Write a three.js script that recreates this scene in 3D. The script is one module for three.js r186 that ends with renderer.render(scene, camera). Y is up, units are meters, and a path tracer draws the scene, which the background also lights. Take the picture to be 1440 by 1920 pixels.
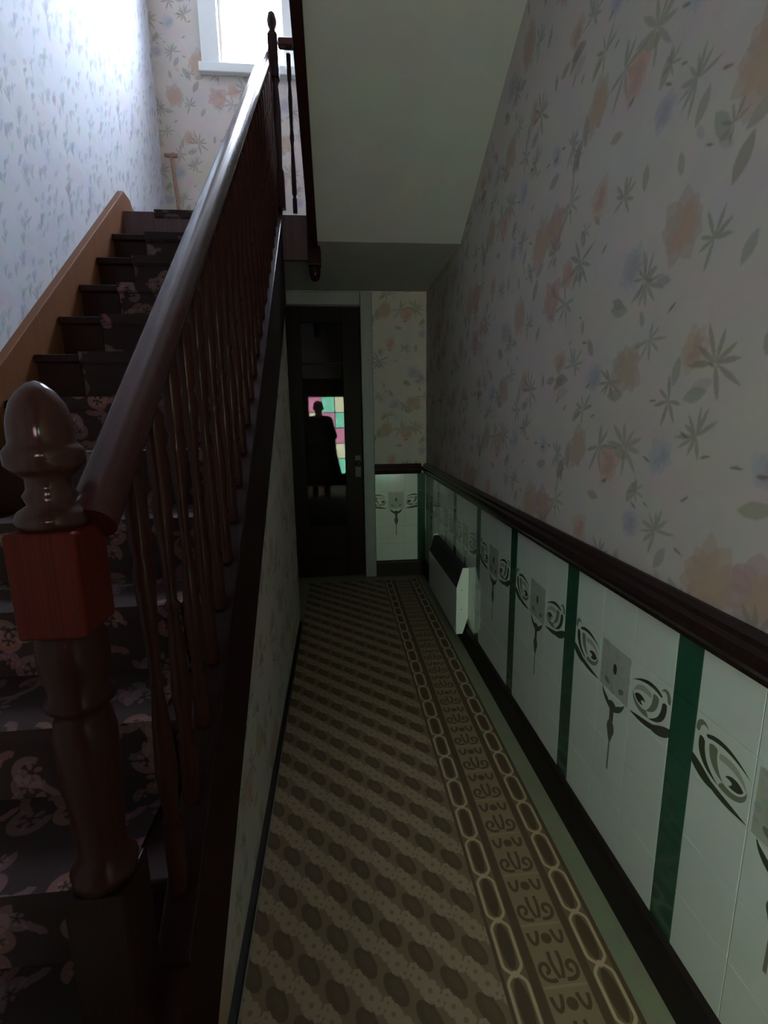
import * as THREE from 'three';
import { mergeGeometries, toCreasedNormals } from 'three/addons/utils/BufferGeometryUtils.js';
import { RoundedBoxGeometry } from 'three/addons/geometries/RoundedBoxGeometry.js';
import { MarchingCubes } from 'three/addons/objects/MarchingCubes.js';
import { RectAreaLightUniformsLib } from 'three/addons/lights/RectAreaLightUniformsLib.js';

// ---------------------------------------------------------------- camera, sky, exposure
const scene = new THREE.Scene();
const V3 = (x, y, z) => new THREE.Vector3(x, y, z);
const EYE = 1.345, FOCAL = 907.16;                       // metres above the floor; pixels of a 1440 x 1920 frame
const camera = new THREE.PerspectiveCamera(2 * Math.atan(960 / FOCAL) * 180 / Math.PI, 0.75, 0.02, 60);
{
  // the photograph's vanishing points of the corridor (630, 784) and of the plumb lines (790, 5600)
  const away = V3(630 - 720, 784 - 960, FOCAL).normalize(), down = V3(790 - 720, 5600 - 960, FOCAL).normalize();
  down.addScaledVector(away, -away.dot(down)).normalize();
  const right = new THREE.Vector3().crossVectors(down, away);
  const axis = (i) => V3(right.getComponent(i), -down.getComponent(i), -away.getComponent(i));
  const X = axis(0), Y = axis(1).negate(), Z = axis(2).negate();
  camera.matrix.makeBasis(X, Y, Z).setPosition(0, EYE, 0);
  camera.matrix.decompose(camera.position, camera.quaternion, camera.scale);
}
const renderer = new THREE.WebGLRenderer();
renderer.toneMapping = THREE.LinearToneMapping;
renderer.toneMappingExposure = 13.8;
renderer.shadowMap.enabled = true;
scene.background = new THREE.Color().setRGB(2.35, 2.6, 3.05);   // even overcast sky
RectAreaLightUniformsLib.init();
// daylight standing in the two glazed openings (stair window, front door)
function daylight(name, x, y, z, w, h, into, power) {
  const l = new THREE.RectAreaLight(new THREE.Color().setRGB(0.88, 0.98, 1.15), power, w, h);
  l.name = name; l.position.set(x, y, z); l.lookAt(x, y, z + into); scene.add(l);
}
daylight('stair_window_daylight', -0.24, 4.52, -4.16, 0.96, 1.5, 1, 3.2);
daylight('front_door_daylight', 0.235, 1.0, 1.80, 0.78, 1.54, -1, 2.6);

// ---------------------------------------------------------------- helpers
let seed = 7;
const rnd = () => { seed = (seed * 1664525 + 1013904223) >>> 0; return seed / 4294967296; };
const rr = (a, b) => a + (b - a) * rnd();
const used = {};
const numbered = (n) => { const k = used[n] = (used[n] ?? -1) + 1; return k ? n + '_' + String(k).padStart(3, '0') : n; };
function mesh(name, geo, mat, parent = scene) {
  const m = new THREE.Mesh(geo, mat);
  m.name = parent === scene ? numbered(name) : name; m.castShadow = m.receiveShadow = true; parent.add(m); return m;
}
function thing(name, x = 0, y = 0, z = 0) { const g = new THREE.Group(); g.name = numbered(name); g.position.set(x, y, z); scene.add(g); return g; }
function tag(o, label, category, opt = {}) { Object.assign(o.userData, { label, category }, opt); return o; }
const S = { kind: 'structure' };
function metreUV(g) {                                     // uv in metres, by the way each face points
  g = g.index ? g.toNonIndexed() : g;
  const p = g.attributes.position, uv = new Float32Array(p.count * 2), a = V3(), b = V3(), c = V3(), n = V3();
  for (let i = 0; i < p.count; i += 3) {
    a.fromBufferAttribute(p, i); b.fromBufferAttribute(p, i + 1); c.fromBufferAttribute(p, i + 2);
    n.subVectors(b, a).cross(c.clone().sub(a));
    const ax = Math.abs(n.x), ay = Math.abs(n.y), az = Math.abs(n.z);
    [a, b, c].forEach((v, k) => {
      const [u, w] = ax >= ay && ax >= az ? [v.z, v.y] : ay >= az ? [v.x, v.z] : [v.x, v.y];
      uv[(i + k) * 2] = u; uv[(i + k) * 2 + 1] = w;
    });
  }
  g.setAttribute('uv', new THREE.BufferAttribute(uv, 2)); return g;
}
const box = (x0, x1, y0, y1, z0, z1) => metreUV(new THREE.BoxGeometry(x1 - x0, y1 - y0, z1 - z0).translate((x0 + x1) / 2, (y0 + y1) / 2, (z0 + z1) / 2));
const rbox = (x0, x1, y0, y1, z0, z1, r = 0.004) => metreUV(new RoundedBoxGeometry(x1 - x0, y1 - y0, z1 - z0, 2, r).translate((x0 + x1) / 2, (y0 + y1) / 2, (z0 + z1) / 2));
const join = (...g) => mergeGeometries(g.flat().map((q) => (q.index ? q.toNonIndexed() : q)));
function shapeOf(pts) { const s = new THREE.Shape(); pts.forEach(([a, b], i) => (i ? s.lineTo(a, b) : s.moveTo(a, b))); s.closePath(); return s; }
// polygon in (z, y) pushed along x
function alongX(zy, x0, x1, bevel = 0) {
  const g = new THREE.ExtrudeGeometry(shapeOf(zy.map(([z, y]) => [-z, y])), { depth: x1 - x0 - 2 * bevel, bevelEnabled: bevel > 0, bevelThickness: bevel, bevelSize: bevel, bevelOffset: -bevel, bevelSegments: 2, curveSegments: 6 });
  return metreUV(g.rotateY(Math.PI / 2).translate(x0 + bevel, 0, 0));
}
// profile in (x, y) pushed along z
function alongZ(xy, z0, z1) { return new THREE.ExtrudeGeometry(shapeOf(xy), { depth: z1 - z0, bevelEnabled: false }).translate(0, 0, z0); }
const lathe = (pts, seg = 18) => new THREE.LatheGeometry(pts.map(([r, y]) => new THREE.Vector2(r, y)), seg);
function canvas(w, h, draw) {
  const c = document.createElement('canvas'); c.width = w; c.height = h; const x = c.getContext('2d'); draw(x, w, h);
  const t = new THREE.CanvasTexture(c); t.wrapS = t.wrapT = THREE.RepeatWrapping; t.colorSpace = THREE.SRGBColorSpace; t.magFilter = THREE.LinearFilter; return t;
}
const rgb = (r, g, b, a = 1) => `rgba(${r | 0},${g | 0},${b | 0},${a})`;
function speckle(x, w, h, n, r0, r1, color) {              // wraps round the edges
  for (let i = 0; i < n; i++) {
    const px = rnd() * w, py = rnd() * h, r = rr(r0, r1); x.fillStyle = color();
    for (const dx of [-w, 0, w]) for (const dy of [-h, 0, h]) {
      if (px + dx < -r || px + dx > w + r || py + dy < -r || py + dy > h + r) continue;
      x.beginPath(); x.ellipse(px + dx, py + dy, r, r * 0.8, 0, 0, 7); x.fill();
    }
  }
}
const std = (o) => new THREE.MeshStandardMaterial(o);
const phys = (o) => new THREE.MeshPhysicalMaterial(o);
const C = (r, g, b) => new THREE.Color().setRGB(r, g, b);
const scaled = (t, s, s2 = s) => { const c = t.clone(); c.repeat.set(1 / s, 1 / s2); c.needsUpdate = true; return c; };

// ---------------------------------------------------------------- surfaces
// floral wallpaper, 0.92 m repeat
const paperTex = canvas(1024, 1024, (x, w, h) => {
  x.fillStyle = rgb(178, 169, 162); x.fillRect(0, 0, w, h);
  speckle(x, w, h, 500, 20, 80, () => rgb(rr(164, 192), rr(154, 184), rr(148, 176), 0.16));
  const at = (px, py, s, f) => { for (const dx of [-w, 0, w]) for (const dy of [-h, 0, h]) { x.save(); x.translate(px + dx, py + dy); x.scale(s, s); f(); x.restore(); } };
  const petal = (a, l, wd, c) => { x.save(); x.rotate(a); x.fillStyle = c; x.beginPath(); x.moveTo(0, 0); x.quadraticCurveTo(wd, -l * 0.5, 0, -l); x.quadraticCurveTo(-wd, -l * 0.5, 0, 0); x.fill(); x.restore(); };
  const rose = (px, py, s, c1, c2) => {
    const pet = Array.from({ length: 9 }, (_, i) => [i * 0.7 + rr(-0.2, 0.2), rr(55, 85), rr(40, 62)]);
    at(px, py, s, () => { pet.forEach(([a, l, wd]) => petal(a, l, wd, c1)); pet.slice(0, 6).forEach(([a, l, wd]) => petal(a + 0.35, l * 0.62, wd * 0.5, c2)); });
  };
  const palm = (px, py, s, a0, n, c) => {
    const lv = Array.from({ length: n }, (_, i) => [a0 + (i / (n - 1) - 0.5) * 4.4 + rr(-0.15, 0.15), rr(50, 85), rr(9, 15)]);
    at(px, py, s, () => lv.forEach(([a, l, wd]) => petal(a, l, wd, c)));
  };
  const leaf = (px, py, s, a, c) => at(px, py, s, () => petal(a, 80, 34, c));
  const pink = () => rgb(rr(156, 170), rr(128, 140), rr(120, 130), 0.5), peach = () => rgb(rr(166, 178), rr(140, 150), rr(118, 130), 0.5), mauve = () => rgb(152, 138, 144, 0.45);
  const green = () => rgb(rr(122, 136), rr(122, 134), rr(106, 120), 0.55), olive = () => rgb(rr(110, 124), rr(106, 118), rr(92, 104), 0.52), blue = () => rgb(rr(140, 152), rr(146, 156), rr(154, 164), 0.4);
  for (let i = 0; i < 26; i++) leaf(rnd() * w, rnd() * h, rr(0.5, 1.3), rnd() * 6.3, [green, olive, mauve][i % 3]());
  const spots = []; for (let gy = 0; gy < 4; gy++) for (let gx = 0; gx < 4; gx++) spots.push([(gx + 0.5 + rr(-0.3, 0.3) + (gy % 2) * 0.5) * w / 4, (gy + 0.5 + rr(-0.3, 0.3)) * h / 4]);
  spots.forEach(([px, py], i) => {
    if (i % 3 === 0) rose(px, py, rr(0.9, 1.45), pink(), peach());
    else if (i % 3 === 1) rose(px, py, rr(0.6, 1.0), peach(), pink());
    else rose(px, py, rr(0.55, 0.9), blue(), mauve());
    palm(px + rr(60, 140), py + rr(-80, 80), rr(0.8, 1.3), rnd() * 6.3, 7 + (i % 3), i % 2 ? olive() : green());
    leaf(px - rr(50, 120), py + rr(40, 110), rr(0.7, 1.2), rnd() * 6.3, green());
    if (i % 2) palm(px + rr(-130, -60), py + rr(60, 120), rr(0.5, 0.9), rnd() * 6.3, 6, olive());
  });
  for (let i = 0; i < 26; i++) { const px = rnd() * w, py = rnd() * h, a = rr(0.8, 2.2), s = rr(0.3, 0.5); at(px, py, s, () => petal(a, 80, 16, rgb(94, 86, 74, 0.6))); }
  const soft = document.createElement('canvas'); soft.width = soft.height = 230; soft.getContext('2d').drawImage(x.canvas, 0, 0, 230, 230); x.globalAlpha = 0.75; x.drawImage(soft, 0, 0, w, h); x.globalAlpha = 1;   // watercolour bleed of the print
});
const paperBump = canvas(256, 256, (x, w, h) => { x.fillStyle = '#808080'; x.fillRect(0, 0, w, h); speckle(x, w, h, 1800, 1, 4, () => { const v = rr(90, 165); return rgb(v, v, v, 0.5); }); });
paperBump.colorSpace = THREE.NoColorSpace;
const M = {};
M.paper = std({ map: scaled(paperTex, 0.92), bumpMap: scaled(paperBump, 0.12), bumpScale: 0.0006, roughness: 0.85 });
const paleTex = canvas(1024, 1024, (x, w, h) => {            // the stair wall's paler blue-grey paper
  x.fillStyle = rgb(178, 183, 193); x.fillRect(0, 0, w, h);
  speckle(x, w, h, 500, 16, 70, () => rgb(rr(158, 190), rr(164, 192), rr(176, 204), 0.18));
  for (let i = 0; i < 150; i++) {
    const px = rnd() * w, py = rnd() * h, a = rr(-0.9, -0.3), l = rr(18, 46), wd = rr(6, 15), c = rgb(rr(122, 146), rr(128, 150), rr(142, 164), rr(0.25, 0.5)), n = 1 + Math.floor(rnd() * 3);
    x.fillStyle = c;
    for (const dx of [-w, 0, w]) for (const dy of [-h, 0, h]) for (let k = 0; k < n; k++) { x.beginPath(); x.ellipse(px + dx + k * 14, py + dy + k * 20, wd, l, a + k * 0.6, 0, 7); x.fill(); }
  }
});
const plasterTex = canvas(512, 512, (x, w, h) => { x.fillStyle = rgb(162, 158, 153); x.fillRect(0, 0, w, h); speckle(x, w, h, 400, 8, 50, () => rgb(rr(150, 174), rr(148, 170), rr(142, 164), 0.15)); });
M.pale = std({ map: scaled(paleTex, 0.7), bumpMap: scaled(paperBump, 0.12), bumpScale: 0.0006, roughness: 0.85 });
M.plaster = std({ map: scaled(plasterTex, 1.1), bumpMap: scaled(paperBump, 0.2), bumpScale: 0.0005, roughness: 0.9 });
function woodTex(base, dark, n = 260) {
  return canvas(512, 512, (x, w, h) => {
    x.fillStyle = rgb(...base); x.fillRect(0, 0, w, h);
    for (let i = 0; i < n; i++) { const px = rnd() * w, wd = rr(0.6, 4), a = rr(0.05, 0.3), k = rr(-6, 6); x.strokeStyle = rgb(dark[0], dark[1], dark[2], a); x.lineWidth = wd; x.beginPath(); x.moveTo(px, 0); x.bezierCurveTo(px + k, h / 3, px - k, h * 2 / 3, px, h); x.stroke(); }
  });
}
const mahogany = woodTex([62, 22, 19], [26, 8, 7]), darkWood = woodTex([36, 13, 11], [16, 6, 5]), redWood = woodTex([86, 25, 15], [56, 14, 9]), brownWood = woodTex([112, 70, 42], [66, 38, 22]), doorWood = woodTex([34, 18, 15], [16, 8, 7]), blackWood = woodTex([40, 32, 28], [20, 15, 13]);
const varnish = (t, s, rough, coat = 0.5) => phys({ map: scaled(t, s), roughness: 0.7, specularIntensity: 0.15, clearcoat: coat, clearcoatRoughness: rough });
M.mahogany = varnish(mahogany, 0.25, 0.16); M.dark = varnish(darkWood, 0.25, 0.18, 0.16); M.red = varnish(redWood, 0.25, 0.3, 0.12); M.brown = varnish(brownWood, 0.3, 0.35); M.door = varnish(doorWood, 0.4, 0.4, 0.08); M.baluster = varnish(woodTex([54, 21, 17], [28, 10, 8]), 0.2, 0.2, 0.2); M.string = varnish(woodTex([42, 16, 15], [20, 8, 7]), 0.3, 0.4, 0.08); M.rail = varnish(woodTex([42, 23, 21], [22, 11, 10]), 0.25, 0.2, 0.6); M.fascia = varnish(woodTex([84, 62, 66], [52, 36, 40]), 0.3, 0.4, 0.3); M.black = varnish(blackWood, 0.3, 0.35, 0.25);
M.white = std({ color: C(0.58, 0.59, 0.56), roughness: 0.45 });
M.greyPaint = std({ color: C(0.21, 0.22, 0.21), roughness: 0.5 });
M.grout = std({ color: C(0.55, 0.6, 0.54), roughness: 0.9 });
M.bronze = std({ color: C(0.012, 0.01, 0.009), roughness: 0.5 });
M.lead = std({ color: C(0.05, 0.05, 0.055), roughness: 0.6, metalness: 0.4 });

// ---------------------------------------------------------------- room shell
const XR = 0.736, XL = -1.175, ZB = -3.99, ZF = 1.7, TOP = 6.1;
const floorTex = canvas(512, 512, (x, w, h) => { x.fillStyle = rgb(128, 130, 104); x.fillRect(0, 0, w, h); speckle(x, w, h, 900, 2, 22, () => rgb(rr(104, 146), rr(108, 146), rr(84, 118), 0.16)); });
M.floor = std({ map: scaled(floorTex, 0.8), roughness: 0.55 });
tag(mesh('floor', box(XL - 0.15, XR + 0.15, -0.12, 0, ZB - 2.2, ZF + 0.15), M.floor), 'plain grey-green hallway floor showing beside the patterned runner', 'floor', S);
tag(mesh('wall_left', box(XL - 0.15, XL, 0, TOP, ZB - 0.15, ZF + 0.15), M.pale), 'pale blue-grey papered wall running up along the staircase', 'wall', S);
const wallR = tag(mesh('wall_right', box(XR, XR + 0.15, 0, TOP, ZB - 0.15, ZF + 0.15), M.paper), 'faded floral papered corridor wall above a tiled dado', 'wall', S);
// back wall: door opening and window opening
const DX0 = -0.62, DX1 = 0.212, DY = 2.2, WX0 = -0.72, WX1 = 0.24, WY0 = 3.76, WY1 = 5.28;
const wallB = tag(mesh('wall_back', join(
  box(XL, DX0, 0, DY, ZB - 0.15, ZB), box(DX1, XR, 0, DY, ZB - 0.15, ZB), box(XL, XR, DY, WY0, ZB - 0.15, ZB),
  box(XL, WX0, WY0, WY1, ZB - 0.15, ZB), box(WX1, XR, WY0, WY1, ZB - 0.15, ZB), box(XL, XR, WY1, TOP, ZB - 0.15, ZB)), M.paper), 'end wall with the dark glazed door below and the stair window above', 'wall', S);
const FX0 = -0.26, FX1 = 0.73, FY = 2.12;
tag(mesh('wall_front', join(box(XL, FX0, 0, FY, ZF, ZF + 0.15), box(FX1, XR + 0.01, 0, FY, ZF, ZF + 0.15), box(XL, XR, FY, TOP, ZF, ZF + 0.15)), M.paper), 'papered street-side wall around the stained glass front door', 'wall', S);
tag(mesh('ceiling', box(XL - 0.15, XR + 0.15, TOP, TOP + 0.12, ZB - 0.15, ZF + 0.15), M.plaster), 'plain plaster ceiling at the top of the stairwell', 'ceiling', S);
tag(mesh('ceiling', box(XL, XR, 3.82, 4.03, -0.3, ZF), M.plaster), 'plaster ceiling over the entrance end of the hall', 'ceiling', S);
// underside of the landing and of the second flight
const LAND = 2.49, LZ = -3.1, UNDER = 2.305, CREASE = -2.93, SOF = 0.55;
tag(mesh('ceiling', join(
  alongX([[ZB, UNDER], [CREASE, UNDER], [-0.3, UNDER + SOF * (CREASE * -1 - 0.3)], [-0.3, UNDER + SOF * (CREASE * -1 - 0.3) + 0.06], [CREASE - 0.02, UNDER + 0.06], [ZB, UNDER + 0.06]], -0.07, XR)), M.plaster), 'sloping plaster soffit under the upper stair flight above the corridor', 'ceiling', S);
// dark back room seen through the door glass
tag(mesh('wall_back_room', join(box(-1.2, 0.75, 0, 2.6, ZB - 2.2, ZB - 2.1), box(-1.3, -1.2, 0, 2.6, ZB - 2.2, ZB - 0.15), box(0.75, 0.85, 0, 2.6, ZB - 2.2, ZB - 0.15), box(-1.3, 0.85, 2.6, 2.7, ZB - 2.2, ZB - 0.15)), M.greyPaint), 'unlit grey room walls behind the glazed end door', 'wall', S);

// ---------------------------------------------------------------- tiled dado
const TH = 0.15, TW = 0.148, SW = 0.0726, TY = 0.138, PITCH = TW * 3 + SW;   // tile height, tile width, strip width, bottom of the tiles
const panelTex = canvas(768, 1280, (x, w, h) => {
  x.fillStyle = rgb(204, 214, 202); x.fillRect(0, 0, w, h);
  speckle(x, w, h, 260, 20, 90, () => rgb(rr(192, 214), rr(204, 222), rr(188, 212), 0.12));
  const T = 256, dk = rgb(62, 70, 52), md = rgb(116, 124, 100), lt = rgb(162, 168, 148);
  const scroll = () => {                                    // in a tile of 256, the wall strip on the left
    x.lineCap = 'round';
    const blade = (c, ...p) => { x.fillStyle = c; x.beginPath(); x.moveTo(p[0], p[1]); for (let i = 2; i < p.length; i += 6) x.bezierCurveTo(p[i], p[i + 1], p[i + 2], p[i + 3], p[i + 4], p[i + 5]); x.fill(); };
    blade(md, 6, 66, 2, 14, 52, 6, 62, 46, 52, 30, 26, 28, 24, 66, 20, 74, 10, 74, 6, 66);                     // small hook by the strip
    blade(dk, 56, 60, 110, 26, 180, 44, 250, 96, 190, 64, 120, 50, 64, 70, 58, 70, 54, 64, 56, 60);                // tendril over the top
    blade(dk, 26, 84, 14, 150, 60, 196, 128, 204, 80, 180, 54, 150, 52, 92, 44, 80, 34, 78, 26, 84);               // outer leaf
    blade(md, 72, 86, 74, 140, 100, 170, 146, 180, 116, 150, 108, 122, 110, 84, 98, 74, 82, 76, 72, 86);             // inner leaf
    blade(md, 128, 204, 190, 222, 250, 190, 238, 140, 228, 176, 190, 196, 146, 180, 136, 186, 130, 196, 128, 204);  // the turn of the scroll
    blade(lt, 120, 88, 176, 70, 224, 96, 238, 142, 206, 112, 166, 104, 122, 110, 118, 104, 118, 94, 120, 88);
    blade(dk, 152, 150, 166, 128, 206, 124, 226, 150, 218, 172, 186, 178, 168, 172, 186, 160, 188, 148, 152, 150);
    blade(dk, 0, 168, 36, 176, 66, 196, 96, 212, 150, 226, 200, 232, 256, 246, 190, 254, 140, 252, 104, 240, 66, 246, 24, 226, 0, 204, 0, 190, 0, 178, 0, 168);   // dark leaf below
  };
  x.save(); x.translate(0, T); scroll(); x.restore();
  x.save(); x.translate(3 * T, T); x.scale(-1, 1); scroll(); x.restore();
  // centre tile of the frieze: a soft grey field with a small flower
  x.save(); x.translate(T, T);
  x.fillStyle = rgb(158, 164, 148, 0.8); x.fillRect(14, 16, 228, 232);
  for (let i = 0; i < 60; i++) { x.fillStyle = rgb(rr(136, 176), rr(142, 182), rr(126, 164), 0.35); x.beginPath(); x.arc(rr(20, 236), rr(20, 240), rr(6, 18), 0, 7); x.fill(); }
  x.fillStyle = dk; x.beginPath(); x.ellipse(128, 124, 15, 26, 0, 0, 7); x.fill(); x.fillStyle = md; x.beginPath(); x.ellipse(70, 206, 22, 13, 0.5, 0, 7); x.ellipse(186, 206, 22, 13, -0.5, 0, 7); x.fill();
  x.restore();
  // hanging husk below it
  x.save(); x.translate(T, 2 * T);
  x.fillStyle = dk; x.beginPath(); x.moveTo(34, -6); x.bezierCurveTo(44, 40, 70, 60, 112, 78); x.lineTo(112, 128); x.lineTo(144, 128); x.lineTo(144, 78); x.bezierCurveTo(186, 60, 212, 40, 222, -6); x.bezierCurveTo(196, 24, 172, 26, 158, 42); x.bezierCurveTo(140, 26, 116, 26, 98, 42); x.bezierCurveTo(84, 26, 60, 24, 34, -6); x.fill();
  x.fillStyle = rgb(82, 90, 70); x.beginPath(); x.moveTo(128, 110); x.bezierCurveTo(96, 150, 92, 172, 106, 196); x.lineTo(122, 246); x.lineTo(134, 246); x.lineTo(150, 196); x.bezierCurveTo(164, 172, 160, 150, 128, 110); x.fill();
  x.strokeStyle = md; x.lineWidth = 13; x.beginPath(); x.moveTo(128, 230); x.lineTo(126, 390); x.stroke();
  x.restore();
});
const mTile = phys({ map: panelTex, roughness: 0.14, clearcoat: 0.6, clearcoatRoughness: 0.06 });
const mGreen = phys({ color: C(0.018, 0.085, 0.05), roughness: 0.14, clearcoat: 0.6, clearcoatRoughness: 0.06 });
// a glazed tile with eased edges, facing -x at x = 0, its lower corner at the origin, u along +z; u0..v1 its cut of the panel print
function tileGeo(w, h, u0 = 0, u1 = 1, v0 = 0, v1 = 1) {
  const e = 0.0011, t = 0.006, g = 0.0004, a = [[g, g], [w - g, g], [w - g, h - g], [g, h - g]], b = [[g + e, g + e], [w - g - e, g + e], [w - g - e, h - g - e], [g + e, h - g - e]];
  const pos = [], uv = [], put = (z, y, x) => { pos.push(x, y, z); uv.push(u0 + (u1 - u0) * z / w, v0 + (v1 - v0) * y / h); };
  const quad = (p, q, r, s) => { for (const v of [p, q, r, p, r, s]) put(...v); };
  quad([...b[0], 0], [...b[1], 0], [...b[2], 0], [...b[3], 0]);
  for (let i = 0; i < 4; i++) { const j = (i + 1) % 4; quad([...a[i], e * 0.6], [...a[j], e * 0.6], [...b[j], 0], [...b[i], 0]); quad([...a[i], t], [...a[j], t], [...a[j], e * 0.6], [...a[i], e * 0.6]); }
  const geo = new THREE.BufferGeometry(); geo.setAttribute('position', new THREE.Float32BufferAttribute(pos, 3)); geo.setAttribute('uv', new THREE.Float32BufferAttribute(uv, 2)); geo.computeVertexNormals(); return geo;
}
const stripGeo = tileGeo(SW, TH), tiles = [];
for (let r = 0; r < 5; r++) { tiles[r] = []; for (let c = 0; c < 3; c++) tiles[r][c] = tileGeo(TW, TH, c / 3, (c + 1) / 3, 1 - (r + 1) / 5, 1 - r / 5); }
mesh('grout_bed', box(0.7335, XR, 0.02, TY + 5 * TH + 0.02, ZB, ZF), M.grout, wallR);
for (let k = 0; k < 11; k++) {                             // strips at z = -3.981 + k pitch, a panel before each
  const zs = -3.981 + k * PITCH;
  for (let r = 0; r < 5; r++) {
    const y = TY + (4 - r) * TH;
    if (k) { const s = mesh('green_border_tile', stripGeo, mGreen, wallR); s.position.set(0.73, y, zs - SW / 2); }
    for (let c = 0; c < 3; c++) {
      const z0 = zs + SW / 2 + c * TW; if (z0 + TW > ZF) continue;
      // the print runs along the wall from the far strip to the near one
      const t = mesh('wall_tile', tiles[r][c], mTile, wallR); t.position.set(0.73, y, z0);
    }
  }
}
// back wall panel between the door casing and the corner, outer tiles cut
{
  const group = wallB, cuts = [[0.306, 0.406, 0.325 / 3, 1 / 3], [0.406, 0.554, 1 / 3, 2 / 3], [0.554, 0.66, 2 / 3, 2.72 / 3]];
  mesh('grout_bed', box(0.305, XR, 0.02, TY + 5 * TH + 0.02, ZB, ZB + 0.0025), M.grout, group);
  const face = (g) => g.rotateY(Math.PI / 2);              // now faces +z, u along +x
  for (let r = 0; r < 5; r++) {
    const y = TY + (4 - r) * TH;
    for (const [x0, x1, u0, u1] of cuts) { const t = mesh('wall_tile', face(tileGeo(x1 - x0, TH, u0, u1, 1 - (r + 1) / 5, 1 - r / 5)), mTile, group); t.position.set(x0, y, ZB + 0.0065); }
    const s = mesh('green_border_tile', face(tileGeo(0.066, TH)), mGreen, group); s.position.set(0.662, y, ZB + 0.0065);
  }
}
// dado rail and skirting
const railXY = [[0.7345, 0.882], [0.716, 0.882], [0.712, 0.894], [0.702, 0.902], [0.6935, 0.914], [0.692, 0.926], [0.697, 0.938], [0.708, 0.946], [0.712, 0.956], [0.724, 0.966], [0.7345, 0.966]].reverse();
tag(mesh('trim_1', metreUV(alongZ(railXY, ZB + 0.001, ZF)), M.rail), 'glossy dark mahogany dado rail along the long tiled wall', 'dado rail', S);
tag(mesh('trim_2', metreUV(alongZ(railXY.map(([x, y]) => [x - 0.734, y]), 0, 0.386).rotateY(Math.PI / 2).translate(0.306, 0, ZB + 0.001)), M.rail), 'short dark dado rail on the end wall beside the white door casing', 'dado rail', S);
const baseXY = [[0.7345, 0], [0.7145, 0], [0.7145, 0.118], [0.719, 0.13], [0.726, 0.137], [0.7345, 0.139]].reverse();
tag(mesh('baseboard_right', metreUV(alongZ(baseXY, ZB + 0.001, ZF)), M.black), 'black-brown skirting board below the long row of tiles', 'baseboard', S);
tag(mesh('baseboard_back', metreUV(alongZ(baseXY.map(([x, y]) => [x - 0.734, y]), 0, 0.406).rotateY(Math.PI / 2).translate(0.306, 0, ZB + 0.001)), M.black), 'short black skirting board under the end-wall tiles beside the door casing', 'baseboard', S);

// ---------------------------------------------------------------- wall under the stair (spandrel)
const lineY = (z) => 1.569 + 0.795 * (-z - 2.542);         // lower edge of the outer string
const XS = -0.284;
tag(mesh('wall_stair', join(
  alongX([[-3.04, 0], [-0.63, 0], [-0.63, lineY(-0.63) + 0.03], [-3.04, lineY(-3.04) + 0.05]], XS - 0.07, XS),
  box(-0.72, XS - 0.07, 0, UNDER, -3.11, -3.04), box(-0.72, -0.64, 0, UNDER, ZB, -3.11), box(XS - 0.07, XS, 0, UNDER, -3.11, -3.04)), M.paper), 'papered wall under the staircase facing the tiled dado', 'wall', S);
tag(mesh('baseboard_stair', box(XS, XS + 0.016, 0, 0.03, -3.05, -0.63), M.black), 'thin dark floor bead at the foot of the wall under the stairs', 'baseboard', S);

// ---------------------------------------------------------------- lower staircase
const RISE = LAND / 14, GO = 0.2125, STEPX0 = -1.14, STEPX1 = -0.312, SLOPE = RISE / GO;
const nz = (k) => LZ + (14 - k) * GO, ny = (k) => k * RISE;     // nosing of step k; 14 is the landing
const stair = thing('staircase', -0.7, 0, -0.33);
tag(stair, 'steep dark wooden staircase rising along the pale wall', 'staircase');
const S0 = (g) => g.translate(0.7, 0, 0.33);
for (let k = 1; k <= 13; k++) mesh('tread', S0(rbox(STEPX0, STEPX1, ny(k) - 0.032, ny(k), nz(k + 1) - 0.01, nz(k), 0.008)), M.dark, stair);
for (let k = 1; k <= 14; k++) mesh('riser', S0(box(STEPX0, -0.312, ny(k - 1) - (k > 1 ? 0.02 : 0), ny(k) - 0.032, nz(k) - 0.042, nz(k) - 0.022)), M.dark, stair);
{ // closed outer string with a capping the balusters stand on
  const top = (z) => LAND + SLOPE * (LZ - z) + 0.022;
  mesh('outer_string', S0(alongX([[-0.42, 0], [-0.42, top(-0.42)], [LZ + 0.002, top(LZ)], [LZ + 0.002, lineY(LZ)], [-0.62, lineY(-0.62)], [-0.6, 0]], -0.312, -0.272, 0.003)), M.string, stair);
  mesh('string_capping', S0(alongX([[-0.66, top(-0.66)], [-0.66, top(-0.66) + 0.014], [LZ + 0.002, top(LZ) + 0.014], [LZ + 0.002, top(LZ)]], -0.322, -0.264, 0.004)), M.dark, stair);
  const up = (z) => LAND + SLOPE * (LZ - z), q = [[-0.3, 0], [-0.3, up(-0.3) + 0.1], [-3.12, up(-3.12) + 0.1], [-3.2, up(-3.12) + 0.09], [-3.3, LAND + 0.01], [-3.3, LAND - 0.3], [-2.8, up(-2.8) - 0.32], [-0.7, 0]];
  mesh('wall_string', S0(alongX(q, XL + 0.001, STEPX0, 0.003)), M.brown, stair);
}
// landing
tag(mesh('floor_landing', join(box(XL, XR, UNDER + 0.062, LAND, ZB, LZ), box(XL, -0.07, UNDER, UNDER + 0.062, ZB, LZ)), M.plaster), 'half landing slab between the two stair flights', 'landing', S);
tag(mesh('trim_3', join(box(XL, -0.055, LAND - 0.24, LAND - 0.225, LZ - 0.001, LZ + 0.028), rbox(XL, -0.055, LAND - 0.225, LAND + 0.001, LZ, LZ + 0.022, 0.004)), M.fascia), 'purple-brown fascia board along the landing edge over the corridor', 'fascia board', S);
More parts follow.
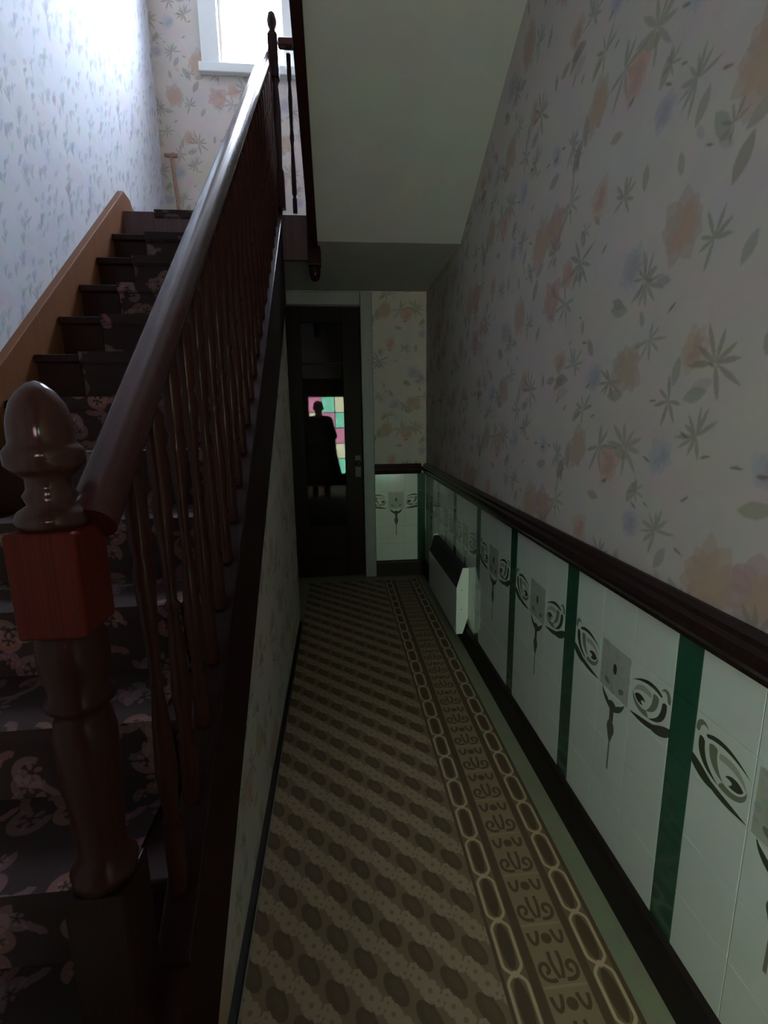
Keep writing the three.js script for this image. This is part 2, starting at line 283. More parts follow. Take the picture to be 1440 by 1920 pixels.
// ---------------------------------------------------------------- stair carpet
const carpetTex = canvas(512, 512, (x, w, h) => {
  x.fillStyle = rgb(32, 13, 13); x.fillRect(0, 0, w, h);
  speckle(x, w, h, 1600, 1, 4, () => rgb(rr(20, 46), rr(8, 20), rr(8, 20), 0.5));
  for (let i = 0; i < 40; i++) {
    const px = rnd() * w, py = rnd() * h, s = rr(22, 46), a = rnd() * 6.3, c = rgb(rr(88, 118), rr(66, 86), rr(66, 84), 0.7);
    for (const dx of [-w, 0, w]) for (const dy of [-h, 0, h]) {
      x.save(); x.translate(px + dx, py + dy); x.rotate(a); x.strokeStyle = c; x.fillStyle = c; x.lineWidth = 15;
      x.beginPath(); x.arc(0, 0, s * 0.6, 0.3, 4.4); x.stroke(); x.beginPath(); x.moveTo(s * 0.5, 0); x.bezierCurveTo(s, s * 0.4, s * 1.3, -s * 0.2, s * 1.7, s * 0.3); x.stroke();
      for (let k = 0; k < 5; k++) { x.beginPath(); x.ellipse(Math.cos(k * 1.26) * s * 0.32, Math.sin(k * 1.26) * s * 0.32, s * 0.2, s * 0.12, k * 1.26, 0, 7); x.fill(); }
      x.restore();
    }
  }
});
const mCarpet = std({ map: scaled(carpetTex, 0.6), roughness: 0.97 });
{
  const t = 0.007, path = [[nz(1) + 0.001, 0.001]];          // (z, y) along the steps, just clear of the wood
  for (let k = 1; k <= 13; k++) { path.push([nz(k) + 0.001, ny(k) - 0.034], [nz(k) + 0.001, ny(k) + 0.001], [nz(k + 1) - 0.02, ny(k) + 0.001], [nz(k + 1) - 0.02, ny(k + 1) - 0.034]); }
  path[0] = [nz(1) - 0.02, 0.001]; path.splice(1, 0, [nz(1) - 0.02, ny(1) - 0.034]);
  path.push([LZ + 0.024, LAND - 0.034], [LZ + 0.024, LAND + 0.002], [LZ - 0.5, LAND + 0.002]);
  const outer = path.map(([z, y], i) => [z + t, y + t]);
  const pts = path.concat(outer.reverse());
  const g = alongX(pts, -0.97, -0.40);
  const carpet = tag(mesh('stair_carpet', g, mCarpet), 'dark burgundy floral carpet running up the stair treads', 'stair carpet');
}
// ---------------------------------------------------------------- banister of the lower flight
const XB = -0.312, railAt = (z) => LAND + 0.795 + SLOPE * (LZ - z);
const ban = thing('banister', XB, 0.356, -0.61);
tag(ban, 'dark varnished banister with turned balusters beside the lower stairs', 'banister');
const B0 = (g) => g.translate(-XB, -0.356, 0.61);
{
  const prof = []; for (let i = 0; i < 28; i++) { const a = i / 28 * Math.PI * 2, c = Math.cos(a), s = Math.sin(a); prof.push([0.03 * Math.sign(c) * Math.abs(c) ** 0.85, s > 0 ? 0.03 * s : 0.026 * s]); }
  const th = Math.atan(SLOPE), len = (z0, z1) => (z1 - z0) / Math.cos(th);
  const g = new THREE.ExtrudeGeometry(shapeOf(prof), { depth: len(-3.1, -0.63), bevelEnabled: false });
  g.rotateX(th).translate(XB, railAt(-3.1), -3.1);
  mesh('handrail', B0(toCreasedNormals(metreUV(g), 0.7)), M.mahogany, ban);
  const turn = (h) => lathe([[0, 0], [0.016, 0], [0.016, h * 0.16], [0.011, h * 0.17], [0.017, h * 0.185], [0.011, h * 0.2], [0.014, h * 0.24], [0.018, h * 0.32], [0.013, h * 0.45], [0.009, h * 0.52], [0.016, h * 0.535], [0.009, h * 0.55], [0.01, h * 0.62], [0.015, h * 0.74], [0.017, h * 0.79], [0.011, h * 0.82], [0.016, h * 0.84], [0.016, h * 0.99], [0.012, h]], 12);
  const tall = turn(0.795 - 0.036 - 0.03);
  for (let i = 0; i < 23; i++) { const z = -0.735 - i * 0.104, m = mesh('baluster', tall, M.baluster, ban); m.position.set(0.014, railAt(z) - 0.795 + 0.036 - 0.356, z + 0.61); }
  // newel post at the foot, standing on the second tread
  const post = new THREE.Group(); post.name = 'newel_post'; ban.add(post); post.position.set(-0.346 - XB, -0.356, -0.004);
  mesh('post_base', rbox(-0.041, 0.041, 0.357, 0.715, -0.041, 0.041, 0.006), M.dark, post);
  mesh('turned_shaft', lathe([[0.03, 0.714], [0.041, 0.718], [0.043, 0.735], [0.034, 0.748], [0.03, 0.765], [0.033, 0.82], [0.037, 0.9], [0.038, 0.94], [0.034, 0.966], [0.029, 0.976], [0.04, 0.986], [0.042, 0.996], [0.035, 1.006], [0.039, 1.03], [0.042, 1.055], [0.04, 1.078], [0.032, 1.09]], 28), M.baluster, post);
  mesh('post_block', rbox(-0.04, 0.04, 1.088, 1.22, -0.04, 0.04, 0.006), M.red, post);
  mesh('finial', lathe([[0.032, 1.218], [0.038, 1.224], [0.041, 1.232], [0.036, 1.242], [0.025, 1.249], [0.029, 1.26], [0.024, 1.268], [0.024, 1.28], [0.034, 1.288], [0.042, 1.297], [0.0425, 1.312], [0.038, 1.318], [0.0345, 1.322], [0.0345, 1.335], [0.033, 1.35], [0.028, 1.367], [0.019, 1.381], [0.009, 1.39], [0, 1.393]], 32), varnish(woodTex([62, 31, 24], [36, 16, 12]), 0.25, 0.12), post);
  // slimmer post at the head of the flight
  const head = new THREE.Group(); head.name = 'newel_post'; ban.add(head); head.position.set(0.042, 2.25 - 0.356, -3.06 + 0.61);
  mesh('post_base', rbox(-0.026, 0.026, 0.262, 0.44, -0.026, 0.026, 0.005), M.dark, head);
  mesh('turned_shaft', lathe([[0.018, 0.44], [0.026, 0.45], [0.018, 0.47], [0.022, 0.6], [0.025, 0.75], [0.017, 0.87], [0.024, 0.89], [0.02, 0.9]], 18), M.dark, head);
  mesh('post_block', rbox(-0.026, 0.026, 0.9, 1.1, -0.026, 0.026, 0.005), M.dark, head);
  mesh('finial', lathe([[0.018, 1.1], [0.026, 1.108], [0.014, 1.125], [0.024, 1.15], [0.026, 1.17], [0.018, 1.2], [0, 1.215]], 18), M.dark, head);
}
// ---------------------------------------------------------------- banister across the landing edge
const XN = -0.093;
const lb = thing('landing_banister', XN, 2.125, LZ + 0.06);
tag(lb, 'short landing banister with a pendant newel post below the stair window', 'banister');
{
  const post = new THREE.Group(); post.name = 'newel_post'; lb.add(post);
  mesh('pendant', lathe([[0, 0], [0.02, 0.006], [0.03, 0.03], [0.033, 0.06], [0.024, 0.085]], 18), M.dark, post);
  mesh('post_base', rbox(-0.036, 0.036, 0.08, 0.4, -0.036, 0.036, 0.006), M.dark, post);
  mesh('turned_shaft', lathe([[0.024, 0.4], [0.034, 0.412], [0.022, 0.43], [0.024, 0.55], [0.028, 0.7], [0.024, 0.79], [0.038, 0.82], [0.044, 0.88], [0.044, 0.96], [0.036, 1.02], [0.024, 1.05]], 20), M.dark, post);
  mesh('post_block', rbox(-0.034, 0.034, 1.05, 1.28, -0.034, 0.034, 0.006), M.dark, post);
  mesh('finial', lathe([[0.024, 1.28], [0.034, 1.29], [0.018, 1.31], [0.033, 1.35], [0.03, 1.39], [0, 1.42]], 20), M.dark, post);
  mesh('handrail', rbox(-0.15, -0.034, 1.16, 1.2, -0.024, 0.024, 0.012), M.mahogany, lb);
  const bal = mesh('baluster', lathe([[0, 0.378], [0.013, 0.378], [0.013, 0.45], [0.008, 0.46], [0.014, 0.48], [0.013, 0.6], [0.008, 0.72], [0.013, 0.76], [0.009, 0.8], [0.012, 0.95], [0.008, 1.02], [0.013, 1.05], [0.013, 1.161]], 12), M.dark, lb);
  bal.position.x = -0.1; bal.position.z = -0.048;
}
// ---------------------------------------------------------------- upper flight above the corridor
const upSt = thing('upper_staircase', 0.33, LAND, LZ);
tag(upSt, 'upper stair flight turning back over the corridor from the landing', 'staircase');
{
  const U0 = (g) => g.translate(-0.33, -LAND, -LZ), r = 0.154, go = 0.28, n = 10;
  const under = (z) => UNDER + SOF * (z - CREASE);
  mesh('outer_string', U0(alongX([[LZ + 0.11, LAND - 0.12], [CREASE, UNDER - 0.03], [-0.3, under(-0.3) - 0.03], [-0.3, under(-0.3) + 0.36], [LZ + 0.11, LAND + 0.22]], -0.115, -0.0705, 0.003)), M.dark, upSt);
  for (let k = 1; k <= n - 1; k++) {
    const z = LZ + 0.03 + (k - 1) * go + 0.04, y = LAND + k * r;
    if (z + go > -0.3) break;
    mesh('tread', U0(box(-0.069, XR - 0.001, y - 0.03, y, z - 0.02, z + go)), M.dark, upSt);
    mesh('riser', U0(box(-0.069, XR - 0.001, y - r, y - 0.03, z, z + 0.018)), M.dark, upSt);
  }
}

// ---------------------------------------------------------------- stair window
{
  const w = thing('window_1', (WX0 + WX1) / 2, WY0, ZB);
  tag(w, 'bright white-framed stair window above the landing', 'window', S);
  const W = (g) => g.translate(-(WX0 + WX1) / 2, -WY0, -ZB), a = 0.12, z0 = ZB + 0.001, z1 = ZB + 0.022;
  mesh('casing', W(join(box(WX0 - a, WX0, WY0 - 0.05, WY1 + a, z0, z1), box(WX1, WX1 + a, WY0 - 0.05, WY1 + a, z0, z1), box(WX0, WX1, WY1, WY1 + a, z0, z1))), M.white, w);
  mesh('window_sill', W(rbox(WX0 - a - 0.02, WX1 + a + 0.02, WY0 - 0.06, WY0 - 0.002, z0, ZB + 0.05, 0.006)), M.white, w);
  const f = 0.045, zf0 = ZB - 0.1, zf1 = ZB - 0.05;
  mesh('window_frame', W(join(box(WX0, WX0 + f, WY0, WY1, zf0, zf1), box(WX1 - f, WX1, WY0, WY1, zf0, zf1), box(WX0 + f, WX1 - f, WY0, WY0 + f, zf0, zf1), box(WX0 + f, WX1 - f, WY1 - f, WY1, zf0, zf1))), M.white, w);
  mesh('mullion', W(rbox(-0.285, -0.195, WY0 + f, WY1 - f, zf0 - 0.005, zf1 + 0.012, 0.006)), M.white, w);
  M.pane = phys({ color: C(0.98, 0.99, 1), transmission: 1, roughness: 0, thickness: 0, ior: 1.5 });
  for (const [x0, x1] of [[WX0 + f, -0.285], [-0.195, WX1 - f]]) mesh('pane', W(box(x0, x1, WY0 + f, WY1 - f, zf0 + 0.022, zf0 + 0.026)), M.pane, w);
}
// ---------------------------------------------------------------- end door
{
  const d = thing('door_1', (DX0 + DX1) / 2, 0, ZB);
  d.rotation.y = 0.033;
  tag(d, 'dark brown door with a tall glass pane at the corridor end', 'door', S);
  const D = (g) => g.translate(-(DX0 + DX1) / 2, 0, -ZB), z0 = ZB - 0.07, z1 = ZB - 0.03;
  const gx0 = -0.255, gx1 = 0.068, gy0 = 0.455, gy1 = 2.085;
  // leaf: stiles, rails, lower panel
  mesh('stile', D(rbox(gx1, DX1 - 0.002, 0.004, DY - 0.004, z0, z1)), M.door, d);
  mesh('stile', D(rbox(-0.4, gx0, 0.004, DY - 0.004, z0, z1)), M.door, d);
  mesh('side_panel', D(rbox(DX0 + 0.002, -0.402, 0.004, DY - 0.004, z0 + 0.006, z1 - 0.008)), M.door, d);
  mesh('top_rail', D(rbox(gx0, gx1, gy1, DY - 0.004, z0, z1)), M.door, d);
  mesh('bottom_rail', D(rbox(gx0, gx1, 0.004, 0.16, z0, z1)), M.door, d);
  mesh('lower_panel', D(rbox(gx0, gx1, 0.16, gy0 - 0.07, z0 + 0.01, z1 - 0.014)), M.door, d);
  mesh('lock_rail', D(rbox(gx0, gx1, gy0 - 0.07, gy0, z0, z1)), M.door, d);
  mesh('glazing_bar', D(rbox(gx0, gx1, 1.765, 1.782, z0 + 0.012, z1 - 0.006, 0.003)), M.door, d);
  const mg = phys({ color: C(0.55, 0.5, 0.48), transmission: 1, roughness: 0.02, thickness: 0, ior: 1.5, specularIntensity: 0.45 });
  for (const [y0, y1] of [[gy0, 1.765], [1.782, gy1]]) mesh('pane', D(box(gx0, gx1, y0, y1, z0 + 0.018, z0 + 0.022)), mg, d);
  const h = mesh('door_handle', D(lathe([[0, 0], [0.024, 0], [0.024, 0.006], [0.009, 0.01], [0.009, 0.03], [0.02, 0.036], [0.026, 0.05], [0.02, 0.062], [0, 0.066]], 20).rotateX(Math.PI / 2).translate(0.172, 0.975, z1)), M.bronze, d);
  mesh('lock_plate', D(rbox(0.148, 0.196, 0.86, 1.04, z1, z1 + 0.004, 0.002)), M.bronze, d);
}
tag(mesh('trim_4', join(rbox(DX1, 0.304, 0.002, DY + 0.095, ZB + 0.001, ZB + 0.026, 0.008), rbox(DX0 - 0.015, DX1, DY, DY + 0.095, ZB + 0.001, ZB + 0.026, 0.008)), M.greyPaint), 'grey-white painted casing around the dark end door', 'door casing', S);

// ---------------------------------------------------------------- front door behind the viewer (mirrored in the end door's glass)
{
  const d = thing('door_2', (FX0 + FX1) / 2, 0, ZF);
  tag(d, 'front door with pink, green and cream leaded panes', 'door', S);
  const D = (g) => g.translate(-(FX0 + FX1) / 2, 0, -ZF), z0 = ZF + 0.03, z1 = ZF + 0.075, gx0 = -0.152, gx1 = 0.622, gy0 = 0.235, gy1 = 1.76;
  mesh('stile', D(rbox(FX0 + 0.002, gx0, 0.004, FY - 0.004, z0, z1)), M.door, d);
  mesh('stile', D(rbox(gx1, FX1 - 0.002, 0.004, FY - 0.004, z0, z1)), M.door, d);
  mesh('top_rail', D(rbox(gx0, gx1, gy1, FY - 0.004, z0, z1)), M.door, d);
  mesh('bottom_rail', D(rbox(gx0, gx1, 0.004, gy0, z0, z1)), M.door, d);
  const glass = [C(0.54, 0.33, 0.38), C(0.33, 0.56, 0.43), C(0.57, 0.57, 0.43)].map((color) => phys({ color, transmission: 1, roughness: 0.12, thickness: 0, ior: 1.5 }));
  const cw = (gx1 - gx0) / 3, ch = (gy1 - gy0) / 5;
  for (let r = 0; r < 5; r++) for (let c = 0; c < 3; c++) {
    const x0 = gx0 + c * cw, y1 = gy1 - r * ch;
    mesh('glass_pane', D(box(x0 + 0.006, x0 + cw - 0.006, y1 - ch + 0.006, y1 - 0.006, z0 + 0.018, z0 + 0.022)), glass[(c - r + 15) % 3], d);
  }
  for (let c = 0; c <= 3; c++) mesh('lead_bar', D(box(gx0 + c * cw - 0.0065, gx0 + c * cw + 0.0065, gy0, gy1, z0 + 0.013, z0 + 0.027)), M.lead, d);
  for (let r = 0; r <= 5; r++) mesh('lead_bar', D(box(gx0, gx1, gy0 + r * ch - 0.0065, gy0 + r * ch + 0.0065, z0 + 0.0135, z0 + 0.0265)), M.lead, d);
}

// ---------------------------------------------------------------- floor runner
const RX0 = -0.264, RX1 = 0.648, RPER = 1.3;
const runnerTex = canvas(1024, 1456, (x, w, h) => {
  const k = w / (RX1 - RX0), kz = h / RPER, X = (m) => (m - RX0) * k;
  x.fillStyle = rgb(118, 98, 73); x.fillRect(0, 0, w, h);
  speckle(x, w, h, 5000, 1, 4, () => rgb(rr(96, 142), rr(80, 120), rr(56, 92), 0.3));
  // field: half-drop lattice of dark lozenges and light blossoms
  const cs = 0.07, rs = 0.13, fieldEnd = X(0.352);
  x.save(); x.beginPath(); x.rect(0, 0, fieldEnd, h); x.clip();
  for (let i = -1; i < 10; i++) for (let j = -1; j < 11; j++) {
    const px = X(-0.112 + (i - 2) * cs), py = (j + (i % 2 ? 0.5 : 0)) * rs * kz;
    x.save(); x.translate(px, py + rs * kz * 0.5); x.rotate(-0.55); x.fillStyle = rgb(88, 71, 48);
    for (const [a, b, q, t] of [[0, 0, 0.022, 0.042], [0.008, -0.014, 0.016, 0.02], [-0.009, 0.012, 0.016, 0.022]]) { x.beginPath(); x.ellipse(a * k, b * k, q * k, t * k, 0, 0, 7); x.fill(); }
    x.fillStyle = rgb(94, 78, 54); x.beginPath(); x.ellipse(4, 0, 0.010 * k, 0.026 * k, 0, 0, 7); x.fill(); x.restore();
  }
  for (let i = -1; i < 10; i++) for (let j = -1; j < 11; j++) {
    const px = X(-0.112 + (i - 2) * cs), py = (j + (i % 2 ? 0.5 : 0)) * rs * kz;
    x.save(); x.translate(px, py); x.rotate(-0.6); x.fillStyle = rgb(136, 116, 90); for (const [a, b, q, t] of [[0, 0, 0.017, 0.034], [0.008, -0.02, 0.012, 0.018], [-0.008, 0.022, 0.012, 0.018]]) { x.beginPath(); x.ellipse(a * k, b * k, q * k, t * k, 0.2, 0, 7); x.fill(); } x.restore();
    for (const [ox, oy, s] of [[-0.012, -0.016, 1.25], [0.010, 0.012, 1.4], [0.026, 0.034, 0.8], [-0.022, -0.040, 0.8]]) {
      x.fillStyle = rgb(148, 128, 102); const r = 0.0085 * k * s;
      for (let p = 0; p < 6; p++) { x.beginPath(); x.arc(px + ox * k + Math.cos(p * 1.05) * r * 1.25, py + oy * kz + Math.sin(p * 1.05) * r * 1.25, r * 0.85, 0, 7); x.fill(); }
      x.fillStyle = rgb(122, 102, 76); x.beginPath(); x.arc(px + ox * k, py + oy * kz, r * 0.5, 0, 7); x.fill();
    }
  }
  x.restore();
  // border: chain, band of scrolls, chain
  x.fillStyle = rgb(112, 92, 66); x.fillRect(X(0.352), 0, w - X(0.352), h);
  x.fillStyle = rgb(84, 66, 44); for (const [a, b] of [[0.352, 0.36], [0.421, 0.444], [0.558, 0.578], [0.636, 0.648]]) x.fillRect(X(a), 0, X(b) - X(a), h);
  x.fillStyle = rgb(134, 114, 86); x.fillRect(X(0.446), 0, X(0.556) - X(0.446), h);
  for (const [a, b] of [[0.362, 0.419], [0.58, 0.636]]) {
    const m = (X(a) + X(b)) / 2, q = (X(b) - X(a)) / 2 - 5;
    for (let j = -1; j < 11; j++) {
      const y0 = j * 0.13 * kz, L = 0.13 * kz;
      x.fillStyle = rgb(80, 62, 40); x.beginPath(); x.moveTo(m, y0 + 10); x.bezierCurveTo(m + q * 0.9, y0 + 18, m + q * 0.9, y0 + L - 18, m, y0 + L - 10); x.bezierCurveTo(m - q * 0.9, y0 + L - 18, m - q * 0.9, y0 + 18, m, y0 + 10); x.fill();
      x.strokeStyle = rgb(176, 154, 122); x.lineWidth = 9;
      for (const sgn of [-1, 1]) { x.beginPath(); x.moveTo(m - sgn * q * 0.2, y0 - 6); x.bezierCurveTo(m + sgn * q, y0 + 14, m + sgn * q, y0 + 20, m + sgn * q, y0 + 34); x.lineTo(m + sgn * q, y0 + L - 34); x.bezierCurveTo(m + sgn * q, y0 + L - 18, m + sgn * q, y0 + L - 14, m - sgn * q * 0.2, y0 + L + 6); x.stroke(); }
    }
  }
  for (let j = 0; j < 9; j++) {
    const P = h / 9, y0 = j * P, m = (X(0.446) + X(0.556)) / 2, c = rgb(86, 68, 46);
    x.strokeStyle = c; x.fillStyle = c; x.lineWidth = 9;
    x.lineWidth = 10; x.beginPath(); x.arc(m, y0 + P * 0.2, 15, 0, 7); x.fill();
    for (const s of [-1, 1]) {
      x.beginPath(); x.moveTo(m + s * 22, y0 + P * 0.06); x.bezierCurveTo(m + s * 26, y0 + P * 0.34, m + s * 48, y0 + P * 0.36, m + s * 50, y0 + P * 0.08); x.stroke();
      x.beginPath(); x.moveTo(m + s * 14, y0 + P * 0.86); x.bezierCurveTo(m + s * 62, y0 + P * 0.92, m + s * 60, y0 + P * 0.56, m + s * 34, y0 + P * 0.6); x.bezierCurveTo(m + s * 22, y0 + P * 0.64, m + s * 26, y0 + P * 0.76, m + s * 38, y0 + P * 0.74); x.stroke();
      x.beginPath(); x.moveTo(m + s * 4, y0 + P * 0.84); x.quadraticCurveTo(m + s * 18, y0 + P * 0.6, m + s * 12, y0 + P * 0.42); x.stroke();
    }
    x.fillStyle = rgb(150, 128, 98); x.fillRect(X(0.446), y0 + P * 0.93, X(0.556) - X(0.446), 7);
  }
});
{
  const z0 = -3.86, z1 = 1.3, g = box(RX0, RX1, 0.0005, 0.005, z0, z1), uv = g.attributes.uv, p = g.attributes.position;
  for (let i = 0; i < p.count; i++) uv.setXY(i, (p.getX(i) - RX0) / (RX1 - RX0), -(p.getZ(i)) / RPER);
  tag(mesh('floor_runner', g, std({ map: runnerTex, roughness: 0.8, bumpMap: scaled(paperBump, 0.2), bumpScale: 0.0004 })), 'brown floral patterned runner with a chain border along the corridor', 'runner');
}
// ---------------------------------------------------------------- wall heater
{
  const z0 = -3.44, z1 = -2.6, h = thing('wall_heater', 0.7, 0.09, -3.02);
  tag(h, 'pale slim convector heater fixed low on the tiled wall', 'heater');
  const H0 = (g) => g.translate(-0.7, -0.09, 3.02);
  const enamel = std({ color: C(0.62, 0.68, 0.62), roughness: 0.35 }), grille = std({ color: C(0.02, 0.022, 0.02), roughness: 0.6 });
  const end = [[0.729, 0.492], [0.694, 0.492], [0.659, 0.372], [0.659, 0.09], [0.698, 0.09], [0.729, 0.19]];
  const prism = (pts, a, b) => metreUV(alongZ(pts, a, b));
  const inner = [[0.728, 0.484], [0.697, 0.484], [0.664, 0.37], [0.664, 0.095], [0.697, 0.095], [0.728, 0.192]];
  mesh('end_panel', H0(prism(end, z1 - 0.004, z1)), enamel, h);
  mesh('end_panel', H0(prism(end, z0, z0 + 0.004)), enamel, h);
  mesh('body', H0(prism(inner, z0 + 0.004, z1 - 0.004)), grille, h);
  mesh('front_panel', H0(box(0.659, 0.6638, 0.093, 0.366, z0 + 0.0045, z1 - 0.0045)), enamel, h);
  for (let i = 0; i < 9; i++) { const t = (i + 0.5) / 9; mesh('louvre', H0(box(-0.006, 0.004, -0.0016, 0.0016, z0 + 0.006, z1 - 0.006).rotateZ(0.3).translate(0.661 + t * 0.033, 0.372 + t * 0.112, 0)), grille, h); }
  const screw = new THREE.CylinderGeometry(0.003, 0.003, 0.002, 10).rotateX(Math.PI / 2);
  for (const y of [0.36, 0.24]) mesh('screw', H0(screw.clone().translate(0.69, y, z1 + 0.001)), M.bronze, h);
}
// ---------------------------------------------------------------- cane in the landing corner
{
  const c = thing('walking_cane', -1.06, LAND, -3.9);
  tag(c, 'thin walking cane leaning in the landing corner below the window', 'cane');
  const m = varnish(woodTex([150, 118, 100], [100, 70, 56]), 0.2, 0.4);
  const curve = new THREE.CatmullRomCurve3([V3(0.02, 0.0, 0.03), V3(-0.005, 0.3, -0.02), V3(-0.035, 0.68, -0.055)]);
  mesh('shaft', new THREE.TubeGeometry(curve, 16, 0.011, 10), m, c);
  mesh('handle', new THREE.CapsuleGeometry(0.014, 0.07, 4, 10).rotateZ(Math.PI / 2).translate(-0.036, 0.69, -0.056), m, c);
}
// ---------------------------------------------------------------- the photographer, seen mirrored in the end door
{
  const person = thing('person', 0, 0, 0.5);
  tag(person, 'standing person in a long dark coat holding up a phone', 'person');
  const skin = std({ color: C(0.36, 0.22, 0.16), roughness: 0.6 }), cloth = std({ color: C(0.03, 0.026, 0.028), roughness: 0.95 }), hairM = std({ color: C(0.03, 0.02, 0.015), roughness: 0.7 });
  const seg = (p, a, b, ra, rb) => { const ab = b.clone().sub(a), t = THREE.MathUtils.clamp(p.clone().sub(a).dot(ab) / ab.lengthSq(), 0, 1); return p.distanceTo(a.clone().addScaledVector(ab, t)) - (ra + (rb - ra) * t); };
  const smin = (a, b, k) => { const h = Math.max(k - Math.abs(a - b), 0) / k; return Math.min(a, b) - h * h * k * 0.25; };
  function blob(bones, lo, hi, res, k, hem = -9, flat = 1) {                   // bones: [ax,ay,az, bx,by,bz, ra, rb]
    const bs = bones.map((b) => [V3(b[0], b[1], b[2]), V3(b[3], b[4], b[5]), b[6], b[7]]);
    const mc = new MarchingCubes(res, skin, false, false, 60000), s = Math.max(hi[0] - lo[0], hi[1] - lo[1], hi[2] - lo[2]), p = V3();
    const mid = lo.map((v, i) => (v + hi[i]) / 2); mc.isolation = 0;
    for (let z = 0; z < res; z++) for (let y = 0; y < res; y++) for (let x = 0; x < res; x++) {
      p.set(mid[0] + ((x - res / 2) / (res / 2)) * s / 2, mid[1] + ((y - res / 2) / (res / 2)) * s / 2, mid[2] + ((z - res / 2) / (res / 2)) * s / 2);
      let d = 1e3; for (const [a, b, ra, rb] of bs) d = smin(d, seg(p, a, b, ra, rb), k);
      if (hem > -9) { const q = V3(p.x, p.y, p.z * flat); for (const b of skirt) d = smin(d, seg(q, b[0], b[1], b[2], b[3]) / flat, 0.08); d = Math.max(d, hem - p.y); }
      mc.field[x + y * res + z * res * res] = -d;
    }
    mc.update();
    const n = mc.count, g = new THREE.BufferGeometry(), pos = mc.positionArray.slice(0, n * 3);
    for (let i = 0; i < n; i++) for (let c = 0; c < 3; c++) pos[i * 3 + c] = mid[c] + pos[i * 3 + c] * s / 2;
    g.setAttribute('position', new THREE.BufferAttribute(pos, 3));
    g.setAttribute('normal', new THREE.BufferAttribute(mc.normalArray.slice(0, n * 3), 3)); return g;
  }
  const skirt = [[V3(0, 0.1, 0), V3(0, 0.95, 0), 0.43, 0.25], [V3(0, 0.95, 0), V3(0, 1.18, 0), 0.24, 0.2]];
  // joints relative to the feet; the person faces -z, right hand at +x
  const hand = [0.01, 1.27, -0.43], elbow = [0.225, 1.05, -0.16], sh = 0.17;
  const main = blob([
    [0, 0.86, 0, 0, 1.1, 0, 0.13, 0.115], [0, 1.1, 0, 0, 1.27, 0, 0.12, 0.13], [-sh + 0.04, 1.3, 0, sh - 0.04, 1.3, 0, 0.055, 0.055],
    [0, 1.3, 0, 0, 1.42, -0.02, 0.052, 0.048], [-0.09, 0.86, 0, -0.1, 0.46, 0, 0.085, 0.058], [-0.1, 0.46, 0, -0.1, 0.09, 0.02, 0.056, 0.04], [-0.1, 0.05, 0.02, -0.11, 0.03, -0.15, 0.04, 0.032],
    [0.09, 0.86, 0, 0.1, 0.46, 0, 0.085, 0.058], [0.1, 0.46, 0, 0.1, 0.09, 0.02, 0.056, 0.04], [0.1, 0.05, 0.02, 0.11, 0.03, -0.15, 0.04, 0.032],
    [sh, 1.29, 0, ...elbow, 0.048, 0.04], [...elbow, hand[0], hand[1] - 0.07, hand[2] + 0.02, 0.04, 0.026],
    [-sh, 1.29, 0, -0.24, 1.03, -0.06, 0.048, 0.04], [-0.24, 1.03, -0.06, -0.17, 0.98, -0.28, 0.04, 0.026]], [-0.5, 0, -0.6], [0.5, 1.5, 0.3], 96, 0.05);
  const head = blob([
    [0, 1.53, 0, 0, 1.555, 0.012, 0.078, 0.074], [0, 1.47, -0.02, 0, 1.5, -0.015, 0.055, 0.066], [0, 1.515, -0.085, 0, 1.485, -0.102, 0.008, 0.012], [-0.078, 1.5, 0.01, -0.08, 1.525, 0.012, 0.012, 0.014], [0.078, 1.5, 0.01, 0.08, 1.525, 0.012, 0.012, 0.014],
    [-0.03, 1.535, -0.073, -0.03, 1.535, -0.075, 0.012, 0.012], [0.03, 1.535, -0.073, 0.03, 1.535, -0.075, 0.012, 0.012], [-0.018, 1.455, -0.075, 0.018, 1.455, -0.075, 0.009, 0.009]], [-0.13, 1.38, -0.15], [0.13, 1.66, 0.13], 64, 0.02);
  const fingers = (cx, cy, cz, sx) => {                     // palm upright behind the phone, fingers round its far edge
    const b = [[cx, cy - 0.06, cz + 0.012, cx, cy + 0.01, cz + 0.014, 0.022, 0.03]];
    for (let i = 0; i < 4; i++) { const y = cy + 0.03 - i * 0.02, l = [0.9, 1, 0.95, 0.75][i]; b.push([cx + sx * 0.02, y - 0.008, cz + 0.012, cx + sx * (0.046), y, cz + 0.004, 0.009, 0.0085], [cx + sx * 0.046, y, cz + 0.004, cx + sx * (0.046 - 0.026 * l), y + 0.004, cz - 0.02, 0.0085, 0.0075]); }
    b.push([cx - sx * 0.015, cy - 0.02, cz + 0.01, cx - sx * 0.046, cy + 0.01, cz + 0.004, 0.011, 0.01], [cx - sx * 0.046, cy + 0.01, cz + 0.004, cx - sx * 0.044, cy + 0.045, cz - 0.004, 0.0095, 0.008]);
    return blob(b, [cx - 0.08, cy - 0.09, cz - 0.06], [cx + 0.08, cy + 0.07, cz + 0.06], 56, 0.008);
  };
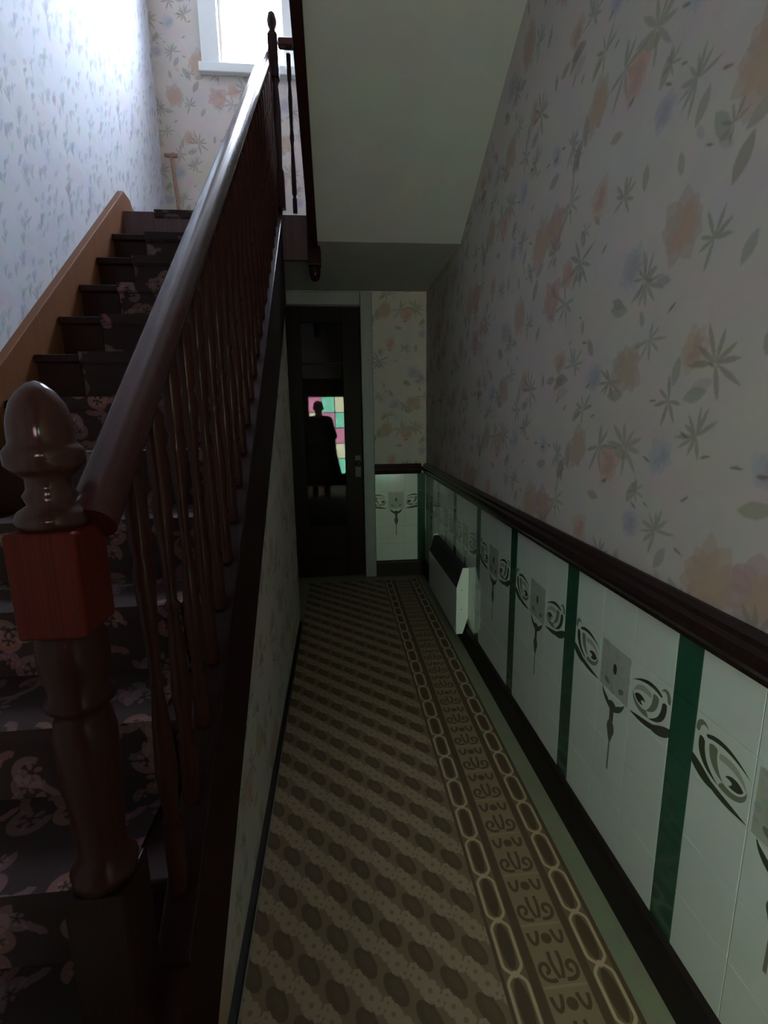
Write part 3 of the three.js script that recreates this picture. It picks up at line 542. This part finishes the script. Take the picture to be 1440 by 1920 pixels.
  const leftHand = blob([[-0.17, 0.98, -0.28, -0.15, 0.975, -0.34, 0.024, 0.026], ...[0, 1, 2, 3].map((i) => [-0.165 + i * 0.014, 0.97, -0.345, -0.155 + i * 0.013, 0.935, -0.4 + Math.abs(i - 1.3) * 0.006, 0.009, 0.007]), [-0.13, 0.985, -0.31, -0.1, 0.97, -0.35, 0.011, 0.008]], [-0.24, 0.88, -0.46], [-0.06, 1.04, -0.24], 56, 0.01);
  mesh('body', join(main, head, fingers(hand[0], hand[1], hand[2] - 0.015, -1), leftHand), skin, person);
  // coat: flares to the shins; sleeves cover the arms to the wrist
  const coatBody = blob([[-0.13, 1.29, 0, 0.13, 1.29, 0, 0.075, 0.075],
    [sh, 1.29, 0, ...elbow, 0.07, 0.06], [...elbow, hand[0], hand[1] - 0.12, hand[2] + 0.035, 0.06, 0.042], [-sh, 1.29, 0, -0.24, 1.03, -0.06, 0.07, 0.06], [-0.24, 1.03, -0.06, -0.18, 0.985, -0.25, 0.06, 0.042]], [-0.5, 0.1, -0.6], [0.5, 1.5, 0.35], 88, 0.06, 0.24, 1.5);
  mesh('coat', coatBody, cloth, person);
  for (const q of [-1, 1]) mesh('boot', blob([[q * 0.1, 0.3, 0.005, q * 0.1, 0.09, 0.02, 0.06, 0.052], [q * 0.1, 0.055, 0.035, q * 0.112, 0.045, -0.16, 0.05, 0.042]], [q * 0.1 - 0.2, 0, -0.25], [q * 0.1 + 0.2, 0.4, 0.15], 48, 0.03), cloth, person);
  mesh('hair', blob([[0, 1.545, 0.012, 0, 1.56, 0.018, 0.082, 0.08], [0, 1.47, 0.045, 0, 1.53, 0.04, 0.06, 0.07]], [-0.13, 1.38, -0.1], [0.13, 1.68, 0.14], 48, 0.03), hairM, person);
  const ph = thing('mobile_phone', 0.0, EYE - 0.06, 0.047);
  tag(ph, 'dark mobile phone held upright in the raised hand', 'phone');
  mesh('case', metreUV(new RoundedBoxGeometry(0.076, 0.158, 0.009, 3, 0.004)), std({ color: C(0.02, 0.02, 0.022), roughness: 0.4 }), ph);
  mesh('screen', box(-0.034, 0.034, -0.073, 0.073, 0.0045, 0.005), std({ color: C(0.01, 0.01, 0.012), roughness: 0.1 }), ph);
}
renderer.render(scene, camera);
